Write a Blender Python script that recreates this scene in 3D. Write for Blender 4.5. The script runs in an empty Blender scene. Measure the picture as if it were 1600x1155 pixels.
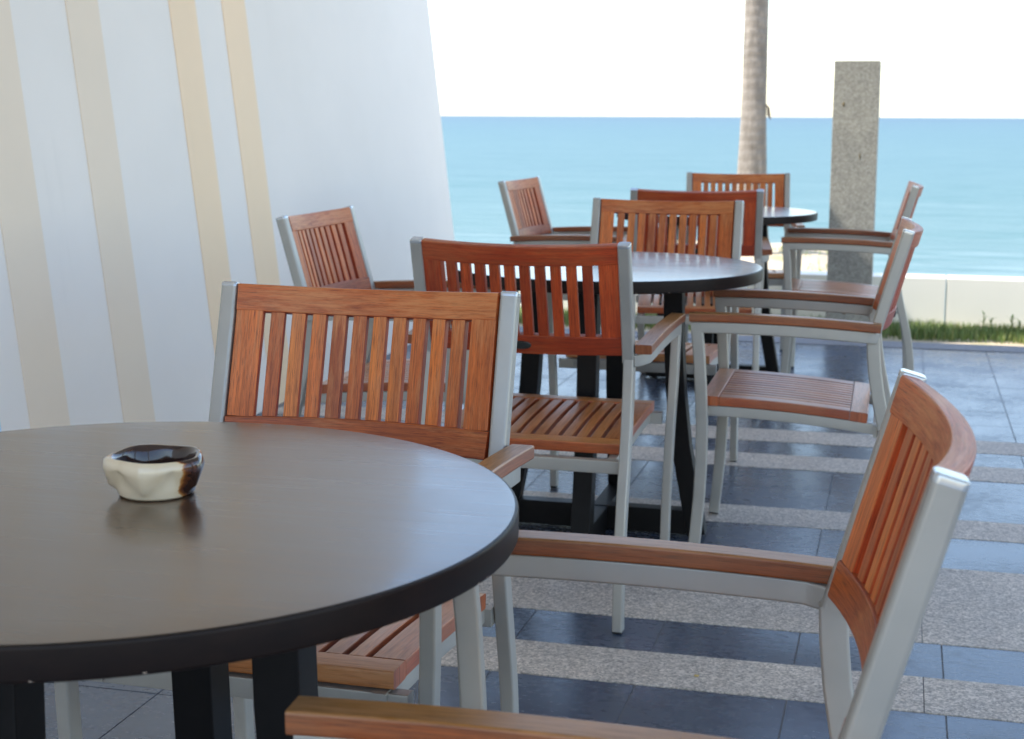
import bpy, bmesh, math, random
from mathutils import Vector, Matrix
random.seed(7)
R = math.radians
sc = bpy.context.scene
COL = sc.collection

# ------------------------------------------------------------------ camera
CAM_H, PITCH, ROLL = 1.149, 0.14827, 0.00406
cd = bpy.data.cameras.new("camera")
cd.sensor_width = 36.0
cd.lens = 36.0 * 2352.0 / 1600.0
cd.shift_y = -45.0 / 1600.0
cd.clip_start, cd.clip_end = 0.05, 40000
cd.dof.use_dof = True
cd.dof.focus_distance = 2.2
cd.dof.aperture_fstop = 10.0
cam = bpy.data.objects.new("camera", cd)
cam.matrix_world = Matrix.Translation((0, 0, CAM_H)) @ Matrix.Rotation(math.pi / 2 - PITCH, 4, 'X') @ Matrix.Rotation(ROLL, 4, 'Z')
COL.objects.link(cam)
sc.camera = cam

# ------------------------------------------------------------------ sky, sun, exposure
PSI = R(14.52)                      # heading of the terrace paving against the camera's
LAT = Vector((math.cos(PSI), -math.sin(PSI), 0))
DEP = Vector((math.sin(PSI), math.cos(PSI), 0))
SUN_EL = R(55)
sun_h = (-LAT * 0.937 - DEP * 0.35).normalized()         # towards the sun: high on the left, behind the leaning wall
sun_dir = Vector((sun_h.x * math.cos(SUN_EL), sun_h.y * math.cos(SUN_EL), math.sin(SUN_EL)))
world = bpy.data.worlds.new("World")
sc.world = world
world.use_nodes = True
wn = world.node_tree
sky = wn.nodes.new('ShaderNodeTexSky')
sky.sky_type = 'NISHITA'
sky.sun_disc = False
sky.sun_elevation = SUN_EL
sky.sun_rotation = math.atan2(sun_h.x, sun_h.y)
sky.air_density = 1.0
sky.dust_density = 0.9
sky.ozone_density = 0.0
wn.links.new(sky.outputs[0], wn.nodes['Background'].inputs[0])
wn.nodes['Background'].inputs[1].default_value = 0.15
sd = bpy.data.lights.new("sun", 'SUN')
sd.energy = 2.2
sd.angle = R(0.53)
sd.color = (1.0, 0.95, 0.87)
so = bpy.data.objects.new("sun", sd)
so.rotation_euler = sun_dir.to_track_quat('Z', 'Y').to_euler()
COL.objects.link(so)
sc.view_settings.view_transform = 'Standard'
sc.view_settings.look = 'None'
sc.view_settings.exposure = 1.7
sc.view_settings.gamma = 1.0

# ------------------------------------------------------------------ helpers
def tag(o, label=None, cat=None, group=None, kind=None):
    if label: o['label'] = label
    if cat: o['category'] = cat
    if group: o['group'] = group
    if kind: o['kind'] = kind
    return o

def empty(name, loc, rz=0.0):
    o = bpy.data.objects.new(name, None)
    o.location = loc
    o.rotation_euler = (0, 0, rz)
    o.empty_display_size = 0.1
    COL.objects.link(o)
    return o

def finish(name, bm, mat, parent=None, smooth=35):
    bmesh.ops.recalc_face_normals(bm, faces=bm.faces)
    me = bpy.data.meshes.new(name)
    bm.to_mesh(me)
    bm.free()
    for m in (mat if isinstance(mat, (list, tuple)) else [mat]):
        me.materials.append(m)
    if smooth:
        me.polygons.foreach_set('use_smooth', [True] * len(me.polygons))
        me.set_sharp_from_angle(angle=R(smooth))
    o = bpy.data.objects.new(name, me)
    COL.objects.link(o)
    if parent: o.parent = parent
    if smooth:
        wmod = o.modifiers.new('weighted_normals', 'WEIGHTED_NORMAL'); wmod.keep_sharp = True
    return o

def newbm():
    bm = bmesh.new()
    bm.loops.layers.uv.new('UVMap')
    return bm

def rsection(a, b, r, n=3):
    """rounded rectangle, half sizes a (normal) and b (side)"""
    pts = []
    for cx, cy, s in ((a - r, b - r, 0), (-(a - r), b - r, 1), (-(a - r), -(b - r), 2), (a - r, -(b - r), 3)):
        for i in range(n + 1):
            t = (s + i / n) * math.pi / 2
            pts.append((cx + r * math.cos(t), cy + r * math.sin(t)))
    return pts

def sweep(bm, path, side, a, b, r=0.002, n=2, taper=None, cap=True):
    """sweep a rounded-rectangle bar along path; `side` is the direction of half size b"""
    path = [Vector(p) for p in path]
    side = Vector(side).normalized()
    uv = bm.loops.layers.uv.active
    tl = bm.faces.layers.float.get('tone') or bm.faces.layers.float.new('tone')
    tv = random.random()
    ou, ov = random.uniform(0, 20), random.uniform(0, 20)
    rings, L = [], 0.0
    Ls = []
    for i, p in enumerate(path):
        if i == 0: t = path[1] - path[0]
        elif i == len(path) - 1: t = path[-1] - path[-2]
        else: t = (path[i + 1] - path[i]).normalized() + (path[i] - path[i - 1]).normalized()
        t.normalize()
        sv = (side - t * side.dot(t)).normalized()
        nv = sv.cross(t).normalized()
        k = taper[i] if taper else 1.0
        ka, kb = (k if isinstance(k, tuple) else (k, k))
        if i: L += (p - path[i - 1]).length
        Ls.append(L)
        rings.append([bm.verts.new(p + nv * x * ka + sv * y * kb) for x, y in rsection(a, b, r, n)])
    m = len(rings[0])
    per = [0.0]
    sec = rsection(a, b, r, n)
    for j in range(m):
        x0, y0 = sec[j]; x1, y1 = sec[(j + 1) % m]
        per.append(per[-1] + math.hypot(x1 - x0, y1 - y0))
    for i in range(len(rings) - 1):
        for j in range(m):
            k = (j + 1) % m
            f = bm.faces.new((rings[i][j], rings[i][k], rings[i + 1][k], rings[i + 1][j])); f[tl] = tv
            for lp, (uu, vv) in zip(f.loops, ((Ls[i], per[j]), (Ls[i], per[j + 1]), (Ls[i + 1], per[j + 1]), (Ls[i + 1], per[j]))):
                lp[uv].uv = (uu + ou, vv + ov)
    if cap:
        for ring, q in ((rings[0], 0), (rings[-1], 1)):
            f = bm.faces.new(ring if q else list(reversed(ring))); f[tl] = tv
            for lp, s in zip(f.loops, sec if q else list(reversed(sec))):
                lp[uv].uv = (ou + s[0] * 0.15, ov + s[1])

def box(bm, x0, x1, y0, y1, z0, z1, bev=0.0):
    vs = [bm.verts.new((x, y, z)) for x in (x0, x1) for y in (y0, y1) for z in (z0, z1)]
    fs = [bm.faces.new([vs[i] for i in q]) for q in ((0, 1, 3, 2), (4, 6, 7, 5), (0, 4, 5, 1), (2, 3, 7, 6), (0, 2, 6, 4), (1, 5, 7, 3))]
    if bev:
        es = list({e for f in fs for e in f.edges})
        bmesh.ops.bevel(bm, geom=es, offset=bev, segments=2, affect='EDGES', profile=0.6)

def lathe(bm, prof, n=64):
    rings = []
    for r_, z in prof:
        if r_ < 1e-6: rings.append([bm.verts.new((0, 0, z))])
        else: rings.append([bm.verts.new((r_ * math.cos(2 * math.pi * i / n), r_ * math.sin(2 * math.pi * i / n), z)) for i in range(n)])
    for a, b in zip(rings, rings[1:]):
        for i in range(n):
            j = (i + 1) % n
            if len(a) == 1: bm.faces.new((a[0], b[i], b[j]))
            elif len(b) == 1: bm.faces.new((a[i], a[j], b[0]))
            else: bm.faces.new((a[i], a[j], b[j], b[i]))

def P(lat, dep, z=0.0):
    v = LAT * lat + DEP * dep
    return Vector((v.x, v.y, z))

# ------------------------------------------------------------------ materials
class NT:
    def __init__(s, name):
        s.m = bpy.data.materials.new(name); s.m.use_nodes = True
        s.t = s.m.node_tree; s.b = s.t.nodes['Principled BSDF']
    def n(s, typ, **kw):
        nd = s.t.nodes.new('ShaderNode' + typ)
        for k, v in kw.items():
            if k in ('ins',):
                for kk, vv in v.items(): nd.inputs[kk].default_value = vv
            else: setattr(nd, k, v)
        return nd
    def l(s, a, b): s.t.links.new(a, b)
    def coord(s, out='Object', scale=(1, 1, 1), rot=(0, 0, 0)):
        tc = s.n('TexCoord'); mp = s.n('Mapping')
        mp.inputs['Scale'].default_value = scale
        mp.inputs['Rotation'].default_value = rot
        s.l(tc.outputs[out], mp.inputs[0]); return mp.outputs[0]
    def noise(s, vec, scale, detail=4, rough=0.55, dist=0.0):
        nd = s.n('TexNoise', ins={'Scale': scale, 'Detail': detail, 'Roughness': rough, 'Distortion': dist})
        s.l(vec, nd.inputs['Vector']); return nd.outputs['Fac']
    def ramp(s, fac, stops, interp='LINEAR'):
        nd = s.n('ValToRGB'); cr = nd.color_ramp; cr.interpolation = interp
        while len(cr.elements) < len(stops): cr.elements.new(0.5)
        for e, (p, c) in zip(cr.elements, stops):
            e.position = p; e.color = (*c, 1) if len(c) == 3 else c
        s.l(fac, nd.inputs[0]); return nd.outputs[0]
    def mix(s, fac, a, b, mode='MIX'):
        nd = s.n('Mix', data_type='RGBA', blend_type=mode)
        for sock, v in ((nd.inputs[0], fac), (nd.inputs[6], a), (nd.inputs[7], b)):
            if hasattr(v, 'is_linked') or hasattr(v, 'links'): s.l(v, sock)
            else: sock.default_value = (*v, 1) if isinstance(v, tuple) and len(v) == 3 else v
        return nd.outputs[2]
    def math(s, op, a, b=0.0, c=None, clamp=False):
        nd = s.n('Math', operation=op, use_clamp=clamp)
        for i, v in enumerate((a, b) if c is None else (a, b, c)):
            if hasattr(v, 'links'): s.l(v, nd.inputs[i])
            else: nd.inputs[i].default_value = v
        return nd.outputs[0]
    def bump(s, h, strength=0.3, dist=0.002):
        nd = s.n('Bump', ins={'Strength': strength, 'Distance': dist})
        s.l(h, nd.inputs['Height']); s.l(nd.outputs[0], s.b.inputs['Normal'])
    def col(s, c):
        if hasattr(c, 'links'): s.l(c, s.b.inputs['Base Color'])
        else: s.b.inputs['Base Color'].default_value = (*c, 1)
    def rough(s, r_):
        if hasattr(r_, 'links'): s.l(r_, s.b.inputs['Roughness'])
        else: s.b.inputs['Roughness'].default_value = r_
    def spec(s, v): s.b.inputs['Specular IOR Level'].default_value = v

def teak(name, worn=0.35, deep=(0.24, 0.024, 0.005), mid=(0.52, 0.062, 0.009), pale=(0.66, 0.25, 0.08), rough=0.42, coat=0.35):
    t = NT(name)
    g = t.coord('UV', (7, 160, 1))
    w = t.coord('UV', (3, 24, 1))
    grain = t.noise(g, 1.0, 5, 0.6, 0.3)
    board = t.noise(w, 1.0, 2, 0.5, 0.6)
    fine = t.noise(t.coord('UV', (9, 520, 1)), 1.0, 3, 0.6, 0.2)
    grain = t.math('ADD', t.math('MULTIPLY', grain, 0.5), t.math('MULTIPLY', fine, 0.5))
    c = t.ramp(grain, [(0.32, deep), (0.5, mid), (0.66, tuple(min(1, v * 1.3) for v in mid))])
    c = t.mix(t.ramp(board, [(0.35, (0, 0, 0)), (0.68, (1, 1, 1))]), c, t.mix(0.55, c, deep))
    at = t.n('Attribute', attribute_name='tone')
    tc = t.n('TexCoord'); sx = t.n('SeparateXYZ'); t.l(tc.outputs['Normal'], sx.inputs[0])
    lit_worn = t.math('MULTIPLY', t.math('ADD', sx.outputs[0], sx.outputs[2]), 0.8, clamp=True)   # front and top faces: stronger light painted in, plus more bleaching
    c = t.mix(t.math('MULTIPLY', lit_worn, 0.8), c, t.mix(1.0, c, (1.45, 3.1, 2.8), 'MULTIPLY'))
    c = t.mix(1.0, c, t.ramp(at.outputs['Fac'], [(0.0, (0.66, 0.62, 0.64)), (0.45, (0.98, 0.98, 0.98)), (0.8, (1.12, 1.2, 1.15)), (1.0, (1.12, 1.42, 1.7))]), 'MULTIPLY')
    pores = t.noise(t.coord('UV', (28, 900, 1)), 1.0, 2, 0.6)
    c = t.mix(t.ramp(pores, [(0.34, (0.75, 0.75, 0.75)), (0.46, (0, 0, 0))]), c, tuple(v * 0.5 for v in deep))
    # patchy bleaching: blotches along the grain
    wearn = t.noise(t.coord('UV', (14, 130, 1)), 1.0, 6, 0.75, 0.4)
    big = t.noise(t.coord('Object', (4, 4, 4)), 1.0, 2, 0.5)
    wm = t.math('MULTIPLY', wearn, big)
    lo = 0.36 - worn * 0.3
    wmask = t.ramp(wm, [(lo, (0, 0, 0)), (lo + 0.14, (0.8, 0.8, 0.8))])
    c = t.mix(t.math('MULTIPLY', wmask, t.math('ADD', 0.25, t.math('MULTIPLY', lit_worn, 0.75))), c, pale)
    t.col(c)
    t.rough(t.ramp(grain, [(0.3, (rough + .12,) * 3), (0.7, (rough - .06,) * 3)]))
    t.spec(0.5)
    t.b.inputs['Coat Weight'].default_value = coat; t.b.inputs['Coat Roughness'].default_value = 0.3
    t.bump(t.math('ADD', t.math('MULTIPLY', grain, 0.7), t.math('MULTIPLY', pores, 0.3)), 0.35, 0.0006)
    return t.m
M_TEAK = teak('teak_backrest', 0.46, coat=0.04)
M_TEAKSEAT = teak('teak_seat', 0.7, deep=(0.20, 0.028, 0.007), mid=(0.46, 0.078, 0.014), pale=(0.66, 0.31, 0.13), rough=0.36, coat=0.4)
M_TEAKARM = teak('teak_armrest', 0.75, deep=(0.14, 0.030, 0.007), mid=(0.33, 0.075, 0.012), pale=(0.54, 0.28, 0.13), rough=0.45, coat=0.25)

def aluminium():
    t = NT('painted_aluminium')
    v = t.coord('Object', (1, 1, 1))
    n1 = t.noise(v, 9, 4, 0.6)
    n2 = t.noise(v, 420, 2, 0.5)
    t.col(t.ramp(n1, [(0.3, (0.415, 0.395, 0.355)), (0.7, (0.475, 0.45, 0.405))]))
    t.b.inputs['Metallic'].default_value = 0.35
    n3 = t.noise(t.coord('Object', (30, 30, 7)), 1.0, 6, 0.75)
    t.rough(t.ramp(t.math('ADD', t.math('MULTIPLY', n1, 0.5), t.math('MULTIPLY', n3, 0.5)), [(0.36, (0.30,) * 3), (0.64, (0.52,) * 3)]))
    t.bump(n2, 0.06, 0.0003)
    return t.m
M_ALU = aluminium()
def simple(name, c, r_=0.5, metal=0.0, var=0.12, scale=20, spec=0.5, bump=0.0):
    t = NT(name)
    n = t.noise(t.coord('Object'), scale, 4, 0.6)
    t.col(t.ramp(n, [(0.3, tuple(v * (1 - var) for v in c)), (0.7, tuple(min(1, v * (1 + var)) for v in c))]))
    t.rough(r_); t.b.inputs['Metallic'].default_value = metal; t.spec(spec)
    if bump: t.bump(n, bump, 0.002)
    return t.m
M_CAP = simple('polished_cap', (0.55, 0.57, 0.58), 0.22, 0.6, 0.05)
M_GLIDE = simple('black_plastic', (0.02, 0.02, 0.02), 0.5)
M_PLATE = simple('dark_metal_plate', (0.06, 0.065, 0.06), 0.35, 0.6)
M_LEG = simple('black_stained_wood', (0.007, 0.006, 0.006), 0.45, 0, 0.25, 30, 0.2)

def tabletop_mat(rim=False):
    t = NT('dark_table_rim' if rim else 'dark_stained_tabletop')
    g = t.coord('Object', (5, 120, 30), (0, 0, R(14)))
    grain = t.noise(g, 1.0, 6, 0.65, 0.4)
    if rim:
        c = t.ramp(t.noise(t.coord('Object', (20, 20, 60)), 1.0, 4, 0.6), [(0.3, (0.008, 0.0045, 0.004)), (0.7, (0.015, 0.008, 0.006))])
        tc = t.n('TexCoord'); sx = t.n('SeparateXYZ'); t.l(tc.outputs['Object'], sx.inputs[0])
        z = sx.outputs[2]
        near_top = t.math('LESS_THAN', t.math('ABSOLUTE', t.math('SUBTRACT', z, 0.7445)), 0.0016)
        near_bot = t.math('LESS_THAN', t.math('ABSOLUTE', t.math('SUBTRACT', z, 0.7145)), 0.0022)
        cn = t.math('GREATER_THAN', t.noise(t.coord('Object', (70, 70, 70)), 1.0, 3, 0.7), 0.60)
        cb = t.math('GREATER_THAN', t.noise(t.coord('Object', (7, 7, 0.01)), 1.0, 2, 0.5), 0.64)
        ct = t.math('GREATER_THAN', t.noise(t.coord('Object', (11, 11, 0.01)), 1.0, 2, 0.5), 0.60)
        chips = t.math('MULTIPLY', cn, t.math('ADD', t.math('MULTIPLY', near_top, ct), t.math('MULTIPLY', near_bot, cb), clamp=True))
        c = t.mix(chips, c, (0.42, 0.33, 0.26))
        t.col(c); t.rough(0.42); t.spec(0.2); t.bump(grain, 0.1, 0.0005)
        return t.m
    broad = t.noise(t.coord('Object', (2, 14, 5), (0, 0, R(14))), 1.0, 3, 0.5, 0.3)
    c = t.ramp(grain, [(0.3, (0.046, 0.018, 0.006)), (0.55, (0.080, 0.034, 0.012)), (0.75, (0.125, 0.060, 0.024))])
    c = t.mix(t.ramp(broad, [(0.4, (0, 0, 0)), (0.7, (0.5, 0.5, 0.5))]), c, (0.085, 0.054, 0.035))
    t.col(c)
    t.rough(t.ramp(grain, [(0.3, (0.26,) * 3), (0.7, (0.33,) * 3)]))
    t.spec(0.7)
    t.b.inputs['Coat Weight'].default_value = 0.55; t.b.inputs['Coat IOR'].default_value = 1.5
    sm_ = t.noise(t.coord('Object', (5, 7, 1)), 1.0, 5, 0.7, 1.2)
    cr_ = t.ramp(sm_, [(0.4, (0.10,) * 3), (0.62, (0.19,) * 3)])
    t.l(cr_, t.b.inputs['Coat Roughness'])
    t.bump(grain, 0.04, 0.0004)
    return t.m
M_RIM = tabletop_mat(True)
M_TOP = tabletop_mat()

def tile_mat():
    t = NT('dark_slate_tile')
    v = t.coord('Object')
    n = t.noise(t.coord('Object', (3, 3, 1)), 1.0, 4, 0.6)
    f = t.noise(t.coord('Object', (30, 60, 1)), 1.0, 5, 0.65)
    at = t.n('Attribute', attribute_name='tone')
    c = t.ramp(f, [(0.3, (0.060, 0.076, 0.112)), (0.7, (0.085, 0.106, 0.152))])
    c = t.mix(t.math('MULTIPLY', at.outputs['Fac'], 0.32), c, (0.075, 0.085, 0.105))
    t.col(c)
    t.rough(t.ramp(t.math('ADD', t.math('MULTIPLY', n, 0.5), t.math('MULTIPLY', f, 0.5)), [(0.36, (0.17,) * 3), (0.5, (0.26,) * 3), (0.64, (0.40,) * 3)]))
    t.spec(0.85)
    t.bump(f, 0.16, 0.001)
    return t.m
def granite_mat(name='pebble_granite', dark=(0.36, 0.32, 0.285), mid=(0.66, 0.59, 0.53), light=(0.88, 0.80, 0.72), scale=230, rough=0.6):
    t = NT(name)
    v = t.coord('Object')
    vo = t.n('TexVoronoi', ins={'Scale': float(scale)}); t.l(v, vo.inputs['Vector'])
    sep = t.n('SeparateColor'); t.l(vo.outputs['Color'], sep.inputs[0])
    c = t.ramp(sep.outputs[0], [(0.0, dark), (0.3, tuple((a + b) / 2 for a, b in zip(dark, mid))), (0.6, mid), (1.0, light)])
    big = t.noise(v, 3.0, 4, 0.6)
    c = t.mix(1.0, c, t.ramp(big, [(0.3, (0.82, 0.82, 0.82)), (0.7, (1.08, 1.06, 1.02))]), 'MULTIPLY')
    n2 = t.noise(v, 55, 4, 0.7)
    c = t.mix(1.0, c, t.ramp(n2, [(0.35, (0.8, 0.8, 0.8)), (0.65, (1.1, 1.1, 1.1))]), 'MULTIPLY')
    t.col(c); t.rough(rough)
    t.bump(vo.outputs['Distance'], 0.3, 0.001)
    return t.m
M_TILE = tile_mat()
M_GRAN = granite_mat()
M_PILLAR = granite_mat('granite_pillar', (0.30, 0.29, 0.25), (0.385, 0.37, 0.325), (0.47, 0.455, 0.405), 170, 0.65)
M_GROUT = simple('grout', (0.17, 0.18, 0.20), 0.6)
M_KERB = simple('kerb_stone', (0.22, 0.22, 0.23), 0.7, 0, 0.2, 60)

def plaster(name, c, var=0.03, rough=0.55):
    t = NT(name)
    a = t.noise(t.coord('Object'), 1.3, 4, 0.6)
    b = t.noise(t.coord('Object'), 160, 3, 0.6)
    st = t.noise(t.coord('Object', (6, 6, 0.5)), 1.0, 4, 0.65)
    cc = t.ramp(a, [(0.3, tuple(v * (1 - var) for v in c)), (0.7, tuple(v * (1 + var) for v in c))])
    cc = t.mix(t.ramp(st, [(0.62, (0, 0, 0)), (0.85, (0.22, 0.22, 0.22))]), cc, tuple(v * 0.72 for v in c))
    t.col(cc); t.rough(rough); t.bump(b, 0.08, 0.0008)
    return t.m
M_WHITE = plaster('white_wall_plaster', (0.89, 0.815, 0.75))
M_CREAM = plaster('cream_band_paint', (0.97, 0.715, 0.47))
M_BLUE = plaster('blue_glow_paint', (0.55, 0.72, 0.90))
M_LOWWALL = plaster('low_wall_render', (0.86, 0.83, 0.74), 0.04)
M_ROOF = plaster('white_soffit', (0.80, 0.80, 0.79))

def sand_mat():
    t = NT('sand')
    v = t.coord('Object')
    n = t.noise(v, 1.2, 6, 0.65); f = t.noise(v, 90, 3, 0.7)
    c = t.ramp(n, [(0.3, (0.46, 0.36, 0.23)), (0.6, (0.62, 0.50, 0.34))])
    g = t.ramp(t.noise(v, 2.6, 6, 0.75), [(0.54, (0, 0, 0)), (0.66, (0.7, 0.7, 0.7))])
    c = t.mix(g, c, (0.30, 0.30, 0.11))
    c = t.mix(t.ramp(f, [(0.3, (0.3, 0.3, 0.3)), (0.5, (0, 0, 0))]), c, (0.30, 0.23, 0.15))
    t.col(c); t.rough(0.9); t.bump(n, 0.5, 0.03)
    return t.m
M_SAND = sand_mat()

def sea_mat():
    t = NT('sea_water')
    tc = t.n('TexCoord'); sx = t.n('SeparateXYZ'); t.l(tc.outputs['Object'], sx.inputs[0])
    y = sx.outputs[1]
    lg = t.math('LOGARITHM', t.math('MAXIMUM', y, 1.0), 10.0)
    big = t.noise(t.coord('Object', (0.012, 0.045, 1)), 1.0, 5, 0.6, 0.3)
    fac = t.math('ADD', t.math('MULTIPLY', lg, 0.25), t.math('MULTIPLY', t.math('SUBTRACT', big, 0.5), 0.22))
    c = t.ramp(fac, [(0.33, (0.105, 0.180, 0.168)), (0.42, (0.085, 0.162, 0.156)), (0.60, (0.065, 0.136, 0.146)), (0.85, (0.045, 0.092, 0.128))])
    rip = t.noise(t.coord('Object', (0.30, 1.1, 1)), 1.0, 8, 0.78, 0.5)
    c = t.mix(t.ramp(rip, [(0.38, (0.9, 0.9, 0.9)), (0.54, (0, 0, 0))]), c, t.mix(1.0, c, (0.60, 0.80, 0.78), 'MULTIPLY'))
    mid_ = t.noise(t.coord('Object', (0.10, 0.34, 1)), 1.0, 9, 0.8, 0.6)
    c = t.mix(t.ramp(mid_, [(0.40, (0.8, 0.8, 0.8)), (0.50, (0, 0, 0))]), c, t.mix(1.0, c, (0.70, 0.88, 0.86), 'MULTIPLY'))
    c = t.mix(t.ramp(mid_, [(0.55, (0, 0, 0)), (0.70, (0.7, 0.7, 0.7))]), c, t.mix(1.0, c, (1.35, 1.2, 1.18), 'MULTIPLY'))
    # surf close to the beach
    fo = t.noise(t.coord('Object', (0.25, 0.9, 1)), 1.0, 5, 0.7, 0.5)
    nearf = t.ramp(t.math('MULTIPLY', t.math('SUBTRACT', y, 14.0), 0.04, clamp=True), [(0.30, (1, 1, 1)), (0.95, (0, 0, 0))])
    fm = t.ramp(t.math('ADD', fo, t.math('MULTIPLY', nearf, 0.22)), [(0.60, (0, 0, 0)), (0.74, (1, 1, 1))])
    c = t.mix(t.math('MULTIPLY', fm, 0.15), c, (0.5, 0.56, 0.56))
    t.col(c); t.rough(0.42); t.spec(0.35)
    wv = t.noise(t.coord('Object', (0.9, 2.6, 1)), 1.0, 4, 0.6, 0.6)
    t.bump(wv, 0.7, 0.12)
    return t.m
M_SEA = sea_mat()

# ------------------------------------------------------------------ the setting
ROT = -PSI
def place(o):
    o.rotation_euler = (0, 0, ROT); return o

# land: one sheet falling to the beach, with the sandy rise under the palm
def land_z(la, de):
    if de < 8.95: z = -0.03
    else: z = -0.03 - min(2.4, 0.16 * (de - 8.95)) - 0.06
    s = max(0.0, 1 - ((la + 1.40) / 1.25) ** 8) if abs(la + 1.40) < 1.25 else 0.0
    bump = 1.0
    if 9.0 < de < 14.5:
        k = min(1, (de - 9.0) / 1.2) * min(1, (14.5 - de) / 1.6)
        top = 0.02 + 0.07 * min(1, max(0, (de - 9.5) / 2.5)) + 0.015 * math.sin(la * 7 + de * 2) + 0.012 * math.sin(la * 15 - de * 5)
        z = z + (top - z) * s * k
    return z
bm = newbm()
las = [-400, -100, -30, -12, -6] + [-5 + i * 0.15 for i in range(0, 68)] + [6, 12, 30, 100, 400]
des = [-400, -60, -10, 0, 6, 8.0, 8.6, 8.9] + [9.0 + i * 0.15 for i in range(0, 60)] + [20, 24, 30, 40]
g = [[bm.verts.new((la, de, land_z(la, de))) for la in las] for de in des]
for i in range(len(des) - 1):
    for j in range(len(las) - 1):
        bm.faces.new((g[i][j], g[i][j + 1], g[i + 1][j + 1], g[i + 1][j]))
tag(place(finish('sand_ground', bm, M_SAND, None, 60)), kind='structure')

bm = newbm()
xs = [-14000, -3000, -600, -150, -40, 0, 40, 150, 600, 3000, 14000]
ys = [15, 20, 30, 60, 150, 500, 2000, 8000, 25000]
g = [[bm.verts.new((x, y, -1.35)) for x in xs] for y in ys]
for i in range(len(ys) - 1):
    for j in range(len(xs) - 1):
        bm.faces.new((g[i][j], g[i][j + 1], g[i + 1][j + 1], g[i + 1][j]))
tag(place(finish('sea', bm, M_SEA, None, 0)), kind='structure')

# paving: rows of dark tile and pebble granite bands
X0, X1 = -2.36, 7.4
bm = newbm(); box(bm, X0 - 0.3, X1, -5.0, 7.95, -0.10, -0.0018)
tag(place(finish('terrace_base', bm, M_GROUT, None, 0)), kind='structure')
rows = []   # (depth0, depth1, kind)
edges = [('g', 5.34, 5.55), ('t', 5.13, 5.34), ('g', 4.92, 5.13), ('t', 4.665, 4.92), ('t', 4.41, 4.665), ('g', 4.21, 4.41), ('t', 3.91, 4.21),
         ('g', 3.32, 3.91), ('t', 3.105, 3.32), ('g', 2.91, 3.105), ('t', 2.61, 2.91), ('t', 2.31, 2.61), ('g', 2.10, 2.31), ('t', 1.8, 2.1), ('g', 1.2, 1.8)]
d = 5.55
while d < 7.7:
    edges.append(('t', d, min(d + 0.2857, 7.74))); d += 0.2857
d = 1.2
k = 0
while d > -4.9:
    edges.append(('t', d - 0.3, d)); d -= 0.3; k += 1
bt = newbm(); tone = bt.faces.layers.float.new('tone')
bg = newbm()
for kind, a, b in edges:
    if kind == 'g':
        xx = X0
        while xx < X1:
            x2 = min(xx + 1.22, X1)
            box(bg, xx + 0.001, x2 - 0.001, a + 0.0015, b - 0.0015, -0.02, 0.0015)
            xx = x2
    else:
        x = -0.185 - 0.3055 * 7
        while x < X1 - 0.1:
            nf = len(bt.faces)
            dz = random.uniform(-0.0004, 0.0004)
            box(bt, max(x, X0) + 0.0018, x + 0.3055 - 0.0018, a + 0.0018, b - 0.0018, -0.02, dz)
            bt.faces.ensure_lookup_table()
            tv = random.random()
            for q in range(nf, len(bt.faces)): bt.faces[q][tone] = tv
            x += 0.3055
tag(place(finish('paving_tiles', bt, M_TILE, None, 0)), kind='structure')
tag(place(finish('paving_granite_bands', bg, M_GRAN, None, 0)), kind='structure')
bm = newbm(); box(bm, X0 - 0.3, X1, 7.745, 7.95, -0.05, 0.004, 0.003)
tag(place(finish('kerb', bm, M_KERB, None, 0)), kind='structure')

# grass strip in front of the low wall (countless blades)
def grass_mat():
    t = NT('grass_blades')
    at = t.n('Attribute', attribute_name='tone')
    t.col(t.ramp(at.outputs['Fac'], [(0.0, (0.055, 0.095, 0.022)), (0.5, (0.17, 0.26, 0.06)), (0.85, (0.33, 0.36, 0.12)), (1.0, (0.40, 0.34, 0.14))]))
    t.rough(0.6); return t.m
M_GRASS = grass_mat()
def blade(bm, lay, p, h, w, ang, lean, tv):
    dx, dy = math.cos(ang), math.sin(ang)
    nx, ny = -dy, dx
    pts = []
    for s, ww in ((0, 1.0), (0.5, 0.8), (1, 0.08)):
        off = lean * s * s
        c = Vector((p[0] + nx * off, p[1] + ny * off, p[2] + h * s))
        pts.append((bm.verts.new(c - Vector((dx, dy, 0)) * w * ww), bm.verts.new(c + Vector((dx, dy, 0)) * w * ww)))
    for a, b in zip(pts, pts[1:]):
        f = bm.faces.new((a[0], a[1], b[1], b[0])); f[lay] = tv
bm = newbm(); lay = bm.faces.layers.float.new('tone')
rg = random.Random(3)
for i in range(26000):
    la = rg.uniform(-2.9, 3.2); de = 8.24 + 0.42 * (rg.random() ** 0.9)
    dens = 0.5 + 0.5 * math.sin(la * 5.1 + 1) * math.sin(la * 2.3) + 0.35 * math.sin(la * 13)
    if de < 8.36 and rg.random() > 0.35 + 0.4 * dens: continue
    h = rg.uniform(0.018, 0.045) * (0.85 + 0.35 * dens)
    blade(bm, lay, (la, de, -0.035), h + 0.03, rg.uniform(0.0015, 0.0035), rg.uniform(0, 6.28), rg.uniform(-0.035, 0.035), min(1, max(0, rg.gauss(0.45, 0.25))))
tag(place(finish('grass', bm, M_GRASS, None, 0)), kind='stuff')
# dry tufts on the sandy rise
bm = newbm(); lay = bm.faces.layers.float.new('tone')
for i in range(3500):
    la = rg.uniform(-2.5, -0.25); de = rg.uniform(9.8, 13.3)
    if math.sin(la * 6 + de) + math.sin(de * 4 - la * 3) < 0.5: continue
    blade(bm, lay, (la, de, land_z(la, de) - 0.005), rg.uniform(0.02, 0.06), 0.003, rg.uniform(0, 6.28), rg.uniform(-0.03, 0.03), rg.uniform(0.5, 1))
tag(place(finish('beach_grass', bm, M_GRASS, None, 0)), kind='stuff')
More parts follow.
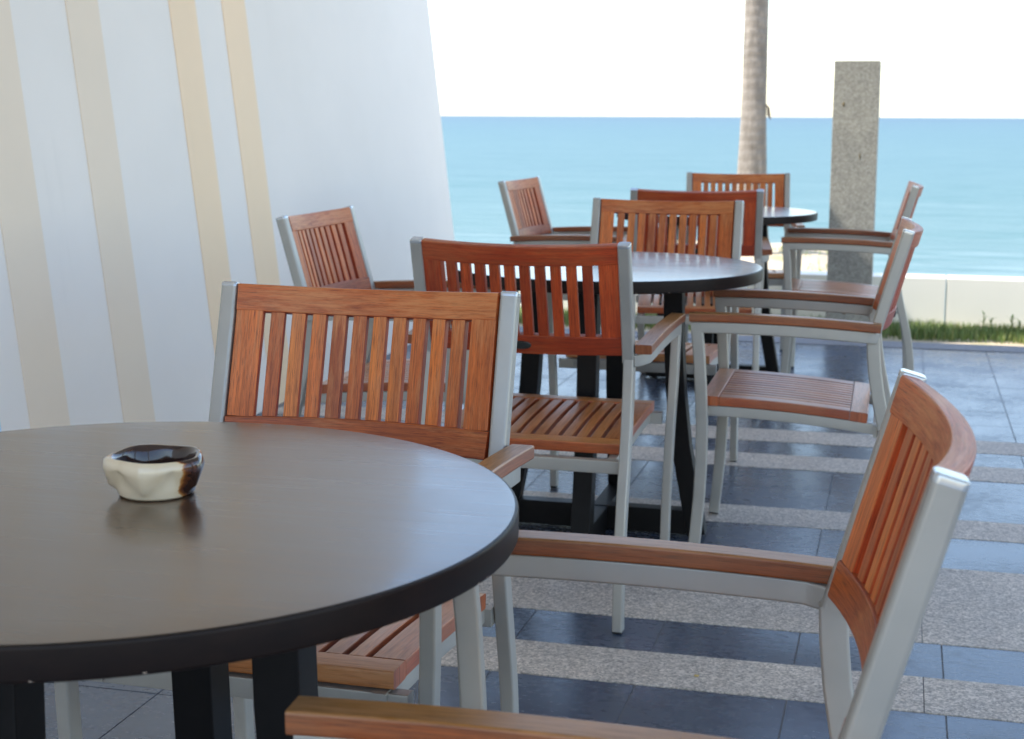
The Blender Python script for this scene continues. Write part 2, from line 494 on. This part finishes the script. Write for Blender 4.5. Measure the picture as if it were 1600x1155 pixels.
# weeds that stand out of the strip
def weed(la, de, h, label, n=9):
    root = empty('weed', P(la, de, -0.03), ROT)
    tag(root, label, 'weed', 'weeds against the low wall')
    b1 = newbm(); l1 = b1.faces.layers.float.new('tone'); b2 = newbm(); l2 = b2.faces.layers.float.new('tone')
    for s in range(2):
        ox = (s - .5) * 0.02
        sweep(b1, [(ox, 0, 0), (ox * 1.5, 0.004, h * .5), (ox * 2.5, 0, h * (1 - .2 * s))], (0, 1, 0), 0.0016, 0.0016, 0.0006, 1)
        for i in range(n):
            z = h * (0.3 + 0.7 * i / n) * (1 - .2 * s); a = i * 2.4 + s
            blade(b2, l2, (ox * 2, 0, z), 0.018, 0.006, a, 0.035, rg.uniform(0.3, 0.8))
    finish('stem', b1, M_GRASS, root); finish('leaves', b2, M_GRASS, root, 0)
weed(0.47, 8.52, 0.13, 'taller thin green weed standing up against the pale low wall, left of the other weed')
weed(0.615, 8.5, 0.115, 'bushier green weed against the pale low wall, nearest the right edge of the view', 14)

# low rendered wall along the beach
lw = empty('low_wall', P(0.3, 8.7, 0), ROT)
tag(lw, 'low cream rendered wall running along the beach behind the grass strip', 'wall')
x = 0.252 - 0.3 - 1.6 * 3
for i in range(9):
    bm = newbm(); box(bm, x + 0.004, x + 1.6 - 0.004, 0.0, 0.2, -0.3, 0.262, 0.006)
    finish('wall_block', bm, M_LOWWALL, lw, 40); x += 1.6

# granite pillar
gp = empty('granite_pillar', P(-0.2585, 8.165, 0), ROT)
tag(gp, 'square speckled grey granite pillar standing at the edge of the paving', 'pillar')
bm = newbm(); box(bm, -0.1155, 0.1155, -0.1155, 0.1155, -0.05, 1.437, 0.004)
finish('shaft', bm, M_PILLAR, gp, 40)
bm = newbm()
for (x, z, w, h) in ((-0.062, 1.215, 0.009, 0.014), (-0.02, 0.13, 0.012, 0.01), (0.03, 0.95, 0.005, 0.02)):
    lathe_r = [(0.0, 0.0025), (w * .6, 0.002), (w, -0.001)]
    for a, b in zip(lathe_r, lathe_r[1:]):
        n = 9
        va = [bm.verts.new((x + a[0] * math.cos(t * 6.283 / n) * (1 + .2 * math.sin(t * 3)), -0.1155 - a[1], z + a[0] * h / w * math.sin(t * 6.283 / n))) for t in range(n)]
        vb = [bm.verts.new((x + b[0] * math.cos(t * 6.283 / n) * (1 + .2 * math.sin(t * 3)), -0.1155 - b[1], z + b[0] * h / w * math.sin(t * 6.283 / n))) for t in range(n)]
        for t in range(n):
            bm.faces.new((va[t], va[(t + 1) % n], vb[(t + 1) % n], vb[t]))
finish('stain', bm, simple('rusty_stain', (0.20, 0.16, 0.09), 0.8), gp, 60)

# palm
def palm_mat():
    t = NT('palm_bark')
    v = t.coord('Object', (1, 1, 1))
    rings = t.n('TexWave', wave_type='BANDS', bands_direction='Z', ins={'Scale': 4.0, 'Distortion': 3.5, 'Detail': 3.0, 'Detail Scale': 1.2})
    t.l(v, rings.inputs['Vector'])
    n = t.noise(t.coord('Object', (14, 14, 3)), 1.0, 5, 0.7)
    c = t.ramp(n, [(0.32, (0.15, 0.13, 0.105)), (0.5, (0.22, 0.195, 0.165)), (0.68, (0.32, 0.28, 0.235))])
    c = t.mix(t.ramp(rings.outputs['Fac'], [(0.0, (0.22, 0.22, 0.22)), (0.2, (0, 0, 0))]), c, (0.16, 0.13, 0.105))
    t.col(c); t.rough(0.85); t.bump(t.math('ADD', rings.outputs['Fac'], n), 0.5, 0.006)
    return t.m
M_PALM = palm_mat()
pr = empty('palm_tree', P(-1.165, 12.0, 0.03), ROT)
tag(pr, 'tall palm with a smooth ringed grey-brown trunk on the sand beyond the low wall', 'palm')
bm = newbm(); n = 28
prof = [(0.22, -0.2), (0.19, 0.0), (0.155, 0.12), (0.132, 0.3), (0.118, 0.6), (0.108, 0.85), (0.098, 1.1)]
z = 1.1
while z < 8.0:
    z += 0.16; prof.append((0.095 - 0.002 * (z - 1) + 0.0008 * math.sin(z * 9) + 0.0006 * math.sin(z * 31), z))
rings_ = []
for r_, z in prof:
    rings_.append([bm.verts.new((r_ * math.cos(a * 2 * math.pi / n) * (1 + .02 * math.sin(3 * a + z)) + 0.002 * math.sin(z * 1.1), r_ * math.sin(a * 2 * math.pi / n), z)) for a in range(n)])
for a, b in zip(rings_, rings_[1:]):
    for i in range(n): bm.faces.new((a[i], a[(i + 1) % n], b[(i + 1) % n], b[i]))
finish('trunk', bm, M_PALM, pr, 60)
bm = newbm()   # torn sheath fibre hanging on the right of the trunk
for q in range(5):
    sweep(bm, [(0.092, -0.02 + .008 * q, 1.22), (0.108 + .003 * q, -0.02 + .008 * q, 1.19), (0.112 + .006 * q, -0.02, 1.13 - .008 * q)], (0, 1, 0), 0.003, 0.004, 0.001, 1)
finish('loose_fibre', bm, simple('palm_fibre', (0.16, 0.12, 0.09), 0.9), pr, 50)
M_FROND = simple('palm_frond', (0.06, 0.11, 0.03), 0.5, 0, 0.3, 3)
for k in range(14):
    bm = newbm(); a = k * 2.39996; up = 0.9 - 0.11 * k
    path = []
    for s in range(9):
        u = s / 8; rr = 2.6 * u
        path.append(Vector((math.cos(a) * rr, math.sin(a) * rr, 7.9 + up * 1.6 * u - 2.4 * u * u)))
    sweep(bm, path, (-math.sin(a), math.cos(a), 0), 0.012, 0.02, 0.004, 1)
    for s in range(4, 40):
        u = s / 40; rr = 2.6 * u
        c = Vector((math.cos(a) * rr, math.sin(a) * rr, 7.9 + up * 1.6 * u - 2.4 * u * u))
        for sg in (-1, 1):
            sd_ = Vector((-math.sin(a), math.cos(a), 0)) * sg; fw = Vector((math.cos(a), math.sin(a), -0.3))
            L_ = 0.55 * math.sin(math.pi * min(1, u * .9 + .12)) + 0.08
            tip = c + (sd_ * .8 + fw * .55) * L_ + Vector((0, 0, -.25 * L_))
            v1 = bm.verts.new(c); v2 = bm.verts.new(c + fw * 0.035); v3 = bm.verts.new(tip)
            bm.faces.new((v1, v2, v3))
    finish('frond', bm, M_FROND, pr, 0)

# leaning white wall with cream bands
LEAN = 0.115
wl = empty('leaning_wall', P(-2.4, 3.0, 0), ROT)
tag(wl, 'tall white plastered wall leaning outwards on the left, with vertical cream bands', 'wall')
WH = 4.6
def wall_slab(bm, y0, y1, t0, t1, z0=-0.1, z1=WH, bev=0.006):
    n0 = len(bm.verts)
    box(bm, t0, t1, y0 - 3.0, y1 - 3.0, z0, z1, bev)
    bm.verts.ensure_lookup_table()
    for v in bm.verts[n0:]: v.co.x -= LEAN * v.co.z
bands = [(3.80, 4.005), (4.32, 4.52), (5.025, 5.235), (5.468, 5.682)]
bm = newbm()
wall_slab(bm, -3.5, 8.165, -0.24, -0.02)
finish('wall_core', bm, M_WHITE, wl, 40)
bm = newbm(); wall_slab(bm, -3.5, 8.165, -0.03, 0.0, -0.1, WH - 0.004, 0.003)
finish('wall_face', bm, M_WHITE, wl, 40)
M_CREAM2 = plaster('shaded_cream_band_paint', (0.88, 0.72, 0.56))  # duller copy of the cream: weaker light on the nearer bands painted in
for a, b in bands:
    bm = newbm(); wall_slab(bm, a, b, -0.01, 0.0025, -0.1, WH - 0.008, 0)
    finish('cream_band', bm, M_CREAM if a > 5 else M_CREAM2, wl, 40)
bm = newbm(); wall_slab(bm, 3.45, 3.655, -0.01, 0.0025, -0.1, WH - 0.008, 0)  # blue glow of light on the wall, painted as a band
finish('blue_glow_band', bm, M_BLUE, wl, 40)

# roof added to shade the tables (out of the frame above) with two posts to the right
rf = empty('shade_roof', P(0, 0, 0), ROT)
tag(rf, 'unseen flat white roof overhead, added to keep the tables in shade', 'roof')
bm = newbm(); box(bm, -3.6, 3.6, -2.6, 7.2, 3.75, 3.9, 0.01)
finish('roof_slab', bm, M_ROOF, rf, 40)
for q in (-2.2, 1.9, 6.0):
    bm = newbm(); box(bm, 3.3, 3.55, q - .12, q + .12, 0.0, 3.748, 0.01)
    finish('roof_post', bm, M_ROOF, rf, 40)

# ------------------------------------------------------------------ armchair
def bx(z):            # centre line of the backrest posts
    return -0.062 + (0.876 - z) * 0.280
def build_chair():
    root = empty('armchair', (0, 0, 0))
    side = (0, 1, 0)
    # --- slatted backrest
    zt, zb, HW = 0.8745, 0.620, 0.2235
    slope = Vector((bx(zt) - bx(zb), 0, zt - zb)).normalized()
    def BP(y, z, thick=0.0):
        u = y / HW
        bul = 0.031 * (1 - u * u)
        return Vector((bx(z) + 0.0022 - bul + thick, y, z))
    bm = newbm()
    H = 0.0225; T = 0.0115
    N = 16
    for zc, dip in ((zt - H, 0.006), (zb + H, 0.0)):
        pts = []
        for i in range(N + 1):
            y = -HW + 2 * HW * i / N
            p_ = BP(y, zc); p_.z -= dip * (1 - (y / HW) ** 2); pts.append(p_)
        n0 = len(bm.verts)
        sweep(bm, pts, slope, T, H, 0.0035, 2)
    z1 = zt - 2 * H - 0.0015; z0 = zb + 2 * H + 0.0005
    SW = 0.0445
    def vboard(yc, w, th):
        n = 3
        pts = [BP(yc, z0 + (z1 + 0.004 - z0) * i / n) for i in range(n + 1)]
        pts[0].z -= 0.002
        u = yc / HW
        sd = Vector((0.031 * 2 * u / HW, 1, 0)).normalized()
        sweep(bm, pts, sd, th, w / 2, 0.0022, 2)
    for s in (-1, 1): vboard(s * (HW - SW / 2), SW, T - 0.0012)
    inner = HW - SW
    slot = 0.0114; slat = (2 * inner - 11 * slot) / 10
    for i in range(10):
        yc = -inner + slot + slat / 2 + i * (slot + slat)
        vboard(yc, slat, 0.0075)
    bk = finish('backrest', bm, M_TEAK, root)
    # maker's oval plate, blank, low on the rear of the backrest
    bm = newbm(); n = 20; c = BP(0, zb + H)
    up_ = slope; back = Vector((-slope.z, 0, slope.x))
    rg0 = []
    for k, (q, dd) in enumerate(((1.0, T - 0.001), (1.0, T + 0.002), (0.86, T + 0.0035), (0.0, T + 0.003))):
        rg0.append([bm.verts.new(c + back * dd + Vector((0, 1, 0)) * 0.024 * q * math.cos(a * 2 * math.pi / n) + up_ * 0.010 * q * math.sin(a * 2 * math.pi / n)) for a in range(n)] if q else [bm.verts.new(c + back * dd)])
    for a, b in zip(rg0, rg0[1:]):
        for i in range(n):
            if len(b) == 1: bm.faces.new((a[i], a[(i + 1) % n], b[0]))
            else: bm.faces.new((a[i], a[(i + 1) % n], b[(i + 1) % n], b[i]))
    finish('oval_plate', bm, M_PLATE, bk)
    # --- seat
    def sz(x):
        u = (x - 0.02) / 0.42
        return 0.411 + 0.050 * u - 0.024 * u * u if u < 1 else 0.437
    WS = 0.222; TH = 0.0125
    bm = newbm()
    def xboard(yc, w, x0, x1, th):
        n = 8
        sweep(bm, [(x0 + (x1 - x0) * i / n, yc, sz(x0 + (x1 - x0) * i / n) - TH) for i in range(n + 1)], side, th, w / 2, 0.0028, 2)
    sweep(bm, [(0.042, -WS, sz(0.042) - TH), (0.042, WS, sz(0.042) - TH)], (1, 0, 0.1), TH, 0.022, 0.003, 2)
    sweep(bm, [(0.418, -WS, sz(0.418) - TH), (0.418, WS, sz(0.418) - TH)], (1, 0, 0.0), TH, 0.024, 0.004, 2)
    for s in (-1, 1): xboard(s * (WS - 0.0245), 0.049, 0.065, 0.393, TH - 0.0004)
    inn = WS - 0.049; slot = 0.0092; slat = (2 * inn - 11 * slot) / 10
    for i in range(10):
        xboard(-inn + slot + slat / 2 + i * (slot + slat), slat, 0.065, 0.393, TH - 0.001)
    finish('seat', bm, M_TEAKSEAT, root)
    # --- metal frame under the seat
    bm = newbm()
    for s in (-1, 1):
        sweep(bm, [(0.0 + 0.455 * i / 8, s * 0.205, sz(0.0 + 0.455 * i / 8) - 2 * TH - 0.0145) for i in range(9)], side, 0.0135, 0.011, 0.003, 2)
    for xx, yy in ((0.436, 0.243), (-0.006, 0.226)):
        zz = sz(xx) - 2 * TH - 0.0155 - 0.002
        sweep(bm, [(xx, -yy, zz), (xx, yy, zz)], (1, 0, 0), 0.015, 0.012, 0.003, 2)
    finish('seat_frame', bm, M_ALU, root)
    # --- sides
    for s in (-1, 1):
        # back post with rounded cap
        bm = newbm()
        sweep(bm, [(bx(0.606), s * 0.238, 0.606), (bx(0.74), s * 0.238, 0.74), (bx(0.868), s * 0.238, 0.868)], side, 0.0142, 0.0138, 0.0055, 4)
        po = finish('back_post', bm, M_ALU, root)
        bm = newbm()
        sweep(bm, [(bx(z), s * 0.238, z) for z in (0.868, 0.8725, 0.8745, 0.8755)], side, 0.0144, 0.0140, 0.0055, 4, taper=[1.0, 1.0, 0.96, 0.86])
        finish('post_cap', bm, M_CAP, po)
        # rear leg
        bm = newbm()
        pts = [(0.014, .610), (0.012, .57), (0.007, .52), (-0.003, .46), (-0.016, .40), (-0.031, .34), (-0.046, .28), (-0.058, .22), (-0.066, .15), (-0.070, .08), (-0.071, 0.006)]
        sweep(bm, [(x, s * 0.239, z) for x, z in pts], side, 0.0165, 0.0118, 0.004, 3)
        lg = finish('leg', bm, M_ALU, root)
        bm = newbm(); box(bm, -0.086, -0.056, s * 0.239 - 0.0105, s * 0.239 + 0.0105, 0.0018, 0.0075, 0.001)
        finish('foot_glide', bm, M_GLIDE, lg)
        # front leg
        bm = newbm()
        pts = [(0.4475, .2735, .613), (0.441, .2725, .55), (0.435, .270, .46), (0.431, .266, .38), (0.431, .262, .28), (0.435, .258, .18), (0.442, .2555, .09), (0.450, .2535, .006)]
        sweep(bm, [(x, s * y, z) for x, y, z in pts], side, 0.0150, 0.0112, 0.004, 3)
        lg = finish('leg', bm, M_ALU, root)
        bm = newbm(); box(bm, 0.437, 0.463, s * 0.2535 - 0.010, s * 0.2535 + 0.010, 0.0018, 0.0075, 0.001)
        finish('foot_glide', bm, M_GLIDE, lg)
        # arm rail and its pad
        def az(x):
            u = x / 0.462
            return 0.6265 + 0.0125 * u + 0.040 * u * (1 - u) * 0.55
        bm = newbm()
        n = 12
        pts = [(0.010, s * 0.246, az(0.0) - 0.018), (0.022, s * 0.2615, az(0.02) - 0.0175), (0.045, s * 0.2725, az(0.045) - 0.0165)] + [(x, s * 0.2735, az(x) - 0.0165) for x in [0.045 + 0.41 * i / n for i in range(1, n + 1)]] + [(0.462, s * 0.2735, az(0.462) - 0.017)]
        sweep(bm, pts, side, 0.0145, 0.0110, 0.0035, 3)
        finish('arm_rail', bm, M_ALU, root)
        bm = newbm()
        sweep(bm, [(x, s * 0.2735, az(x) + 0.0095) for x in [-0.004 + 0.471 * i / n for i in range(n + 1)]], side, 0.0108, 0.0190, 0.0035, 3)
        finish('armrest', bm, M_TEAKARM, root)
    return root

def copy_tree(o, parent=None):
    c = o.copy(); COL.objects.link(c); c.parent = parent
    for ch in o.children: copy_tree(ch, c)
    return c
CH = [  # x, y, heading, label
 (-0.248, 2.346, -105.4, 'orange slatted armchair facing the camera, its seat pushed under the nearest table'),
 (0.328, 1.386, 168.7, 'nearest armchair at lower right, seen side-on, one arm reaching the nearest table'),
 (0.030, 3.386, 74.5, 'larger reddish armchair seen from behind, on the near side of the middle table'),
 (0.969, 3.931, 166.1, 'armchair right of the middle table, turned side-on with its slatted seat in full view'),
 (-0.504, 4.313, -15.9, 'armchair left of the middle table, its pinkish slatted back standing against the white wall'),
 (0.499, 4.955, -105.6, 'armchair behind the middle table facing the camera, its seat under the tabletop'),
 (0.707, 5.797, 83.0, 'dark reddish armchair seen from behind, between the middle table and the farthest table'),
 (1.625, 6.361, 167.2, 'armchair farthest to the right by the granite pillar, seen edge-on at the farthest table'),
 (1.100, 7.368, -96.8, 'farthest armchair, facing the camera in front of the palm trunk'),
 (0.087, 6.609, -18.7, 'armchair left of the farthest table, its angled back standing against the sea'),
]
proto = build_chair()
for i, (x, y, a, lab) in enumerate(CH):
    c = proto if i == 0 else copy_tree(proto)
    c.location = (x, y, 0); c.rotation_euler = (0, 0, R(a))
    tag(c, lab, 'armchair', 'teak and aluminium armchairs round the tables')

# ------------------------------------------------------------------ round tables
def build_table():
    root = empty('round_table', (0, 0, 0))
    bm = newbm()
    RR = 0.432
    lathe(bm, [(0, 0.745), (RR - 0.05, 0.745), (RR - 0.004, 0.745), (RR - 0.0012, 0.7438), (RR, 0.741), (RR, 0.717), (RR - 0.0012, 0.7145), (RR - 0.004, 0.7132), (RR - 0.08, 0.713), (0, 0.713)], 160)
    bm.normal_update()
    for f in bm.faces:
        if max(math.hypot(v.co.x, v.co.y) for v in f.verts) > RR - 0.0035 or f.calc_center_median().z < 0.7135: f.material_index = 1
    finish('tabletop', bm, [M_TOP, M_RIM], root)
    bm = newbm(); box(bm, -0.19, 0.19, -0.19, 0.19, 0.690, 0.7125, 0.003)
    finish('top_plate', bm, M_LEG, root)
    for k in range(4):
        a = k * math.pi / 2; dx, dy = math.cos(a), math.sin(a)
        bm = newbm()
        prof = [(0.195, 0.689), (0.198, 0.55), (0.207, 0.40), (0.225, 0.25), (0.250, 0.12), (0.272, 0.004)]
        sweep(bm, [(dx * r_, dy * r_, z) for r_, z in prof], (-dy, dx, 0), 0.026, 0.026, 0.003, 2)
        finish('leg', bm, M_LEG, root)
    bm = newbm(); box(bm, -0.243, 0.243, -0.024, 0.024, 0.004, 0.072, 0.003)
    finish('base_beam', bm, M_LEG, root)
    for s in (-1, 1):
        bm = newbm(); box(bm, -0.024, 0.024, min(s * 0.0255, s * 0.243), max(s * 0.0255, s * 0.243), 0.004, 0.070, 0.003)
        finish('base_beam', bm, M_LEG, root)
    return root
TB = [((-0.424, 1.537), 'nearest round dark wood table, with the ceramic ashtray on it'),
      ((0.253, 4.128), 'middle round dark wood table, its top reflecting the pale sky'),
      ((0.885, 6.55), 'farthest round dark wood table, near the granite pillar and the palm')]
pt = build_table()
for i, ((x, y), lab) in enumerate(TB):
    t_ = pt if i == 0 else copy_tree(pt)
    t_.location = (x, y, 0); t_.rotation_euler = (0, 0, ROT)
    tag(t_, lab, 'table', 'round dark wood tables')

# ------------------------------------------------------------------ ashtray
def ashtray():
    root = empty('ashtray', (-0.3825, 1.582, 0.7455), 0)
    tag(root, 'cream and brown glazed ceramic ashtray with a folded rim on the nearest table', 'ashtray')
    bm = newbm(); lay = bm.verts.layers.float.new('brown')
    n = 96
    def ring(fr, fz): return [bm.verts.new((fr(t) * math.cos(t), fr(t) * math.sin(t), fz(t))) for t in [2 * math.pi * i / n for i in range(n)]]
    tri = lambda t, k, ph: 1 - 2 * abs(((t * k / (2 * math.pi) + ph) % 1.0) - 0.5) * 2     # -1..1 triangle wave
    sm = lambda t, k, ph: math.sin(k * t + ph)
    K = 5
    rings = [
        ring(lambda t: 0.0001, lambda t: 0.002),
        ring(lambda t: 0.030, lambda t: 0.0008),
        ring(lambda t: 0.0365, lambda t: 0.0002),
        ring(lambda t: 0.0385, lambda t: 0.0025),
        ring(lambda t: 0.0400 + 0.0008 * tri(t, K, 0.3), lambda t: 0.0085 + 0.0035 * tri(t, K, 0.3)),
        ring(lambda t: 0.0440 - 0.0032 * tri(t, K, 0.3), lambda t: 0.0160 + 0.0062 * tri(t, K, 0.3)),
        ring(lambda t: 0.0490 + 0.0022 * tri(t, K, 0.8), lambda t: 0.0240 + 0.0030 * tri(t, K, 0.3)),
        ring(lambda t: 0.0500 + 0.0028 * tri(t, K, 0.8), lambda t: 0.0280 + 0.0015 * tri(t, K, 0.3)),
        ring(lambda t: 0.0485 + 0.0030 * tri(t, K, 0.8), lambda t: 0.0330 + 0.0006 * sm(t, 2, 1)),
        ring(lambda t: 0.0455 + 0.0028 * tri(t, K, 0.8), lambda t: 0.0358 + 0.0007 * sm(t, 3, 1)),
        ring(lambda t: 0.0420 + 0.0018 * tri(t, K, 0.8), lambda t: 0.0352 + 0.0007 * sm(t, 3, 1)),
        ring(lambda t: 0.0385, lambda t: 0.0305),
        ring(lambda t: 0.0370, lambda t: 0.0200),
        ring(lambda t: 0.0345, lambda t: 0.0100),
        ring(lambda t: 0.0280, lambda t: 0.0065),
        ring(lambda t: 0.0150, lambda t: 0.0075),
        ring(lambda t: 0.0060, lambda t: 0.0100),
        ring(lambda t: 0.0001, lambda t: 0.0108),
    ]
    for k, rg_ in enumerate(rings):
        for i, v in enumerate(rg_):
            t = 2 * math.pi * i / n
            inside = 1.0 if k >= 11 else (0.62 if k == 10 else (0.45 if k == 9 else 0.0))
            # the right side and far rim run brown
            c = math.cos(t + 0.25)
            drip = max(0.0, (c - 0.80) / 0.2) * (1.0 if 4 <= k <= 10 else 0.75)
            far = 0.35 if (math.sin(t) > 0.0 and k in (8, 9, 10)) else 0.0
            near = -0.3 if (math.sin(t) < -0.2 and c < 0.7 and k in (9, 10)) else 0.0
            v[lay] = min(1, max(0, inside + drip + far + near))
    for a, b in zip(rings, rings[1:]):
        for i in range(n):
            bm.faces.new((a[i], a[(i + 1) % n], b[(i + 1) % n], b[i]))
    bmesh.ops.remove_doubles(bm, verts=bm.verts, dist=0.0002)
    t = NT('glazed_ceramic')
    at = t.n('Attribute', attribute_name='brown')
    nz = t.noise(t.coord('Object', (1, 1, 1.2)), 42, 3, 0.6, 0.8)
    m = t.math('ADD', at.outputs['Fac'], t.math('MULTIPLY', t.math('SUBTRACT', nz, 0.5), 1.1))
    c = t.ramp(m, [(0.0, (0.80, 0.66, 0.46)), (0.40, (0.76, 0.60, 0.38)), (0.50, (0.46, 0.19, 0.045)), (0.64, (0.15, 0.045, 0.015)), (0.85, (0.035, 0.014, 0.010))])
    t.col(c); t.rough(0.10); t.spec(0.55)
    t.b.inputs['Coat Weight'].default_value = 0.5; t.b.inputs['Coat Roughness'].default_value = 0.04
    for v in bm.verts: v.co.x *= 1.06; v.co.y *= 1.06; v.co.z *= 1.2
    finish('bowl', bm, t.m, root, 70)
ashtray()

# a crumb on the near granite band
bm = newbm()
bmesh.ops.create_icosphere(bm, subdivisions=2, radius=0.004)
for v in bm.verts: v.co = Vector((v.co.x * 1.5, v.co.y * 0.9, v.co.z * 0.6)) * random.uniform(0.8, 1.15)
o = finish('crumb', bm, simple('dry_leaf_bit', (0.62, 0.45, 0.18), 0.8), None, 60)
o.location = P(-0.375, 2.985, 0.003)
tag(o, 'tiny yellowish crumb lying on the granite band of the floor', 'crumb')
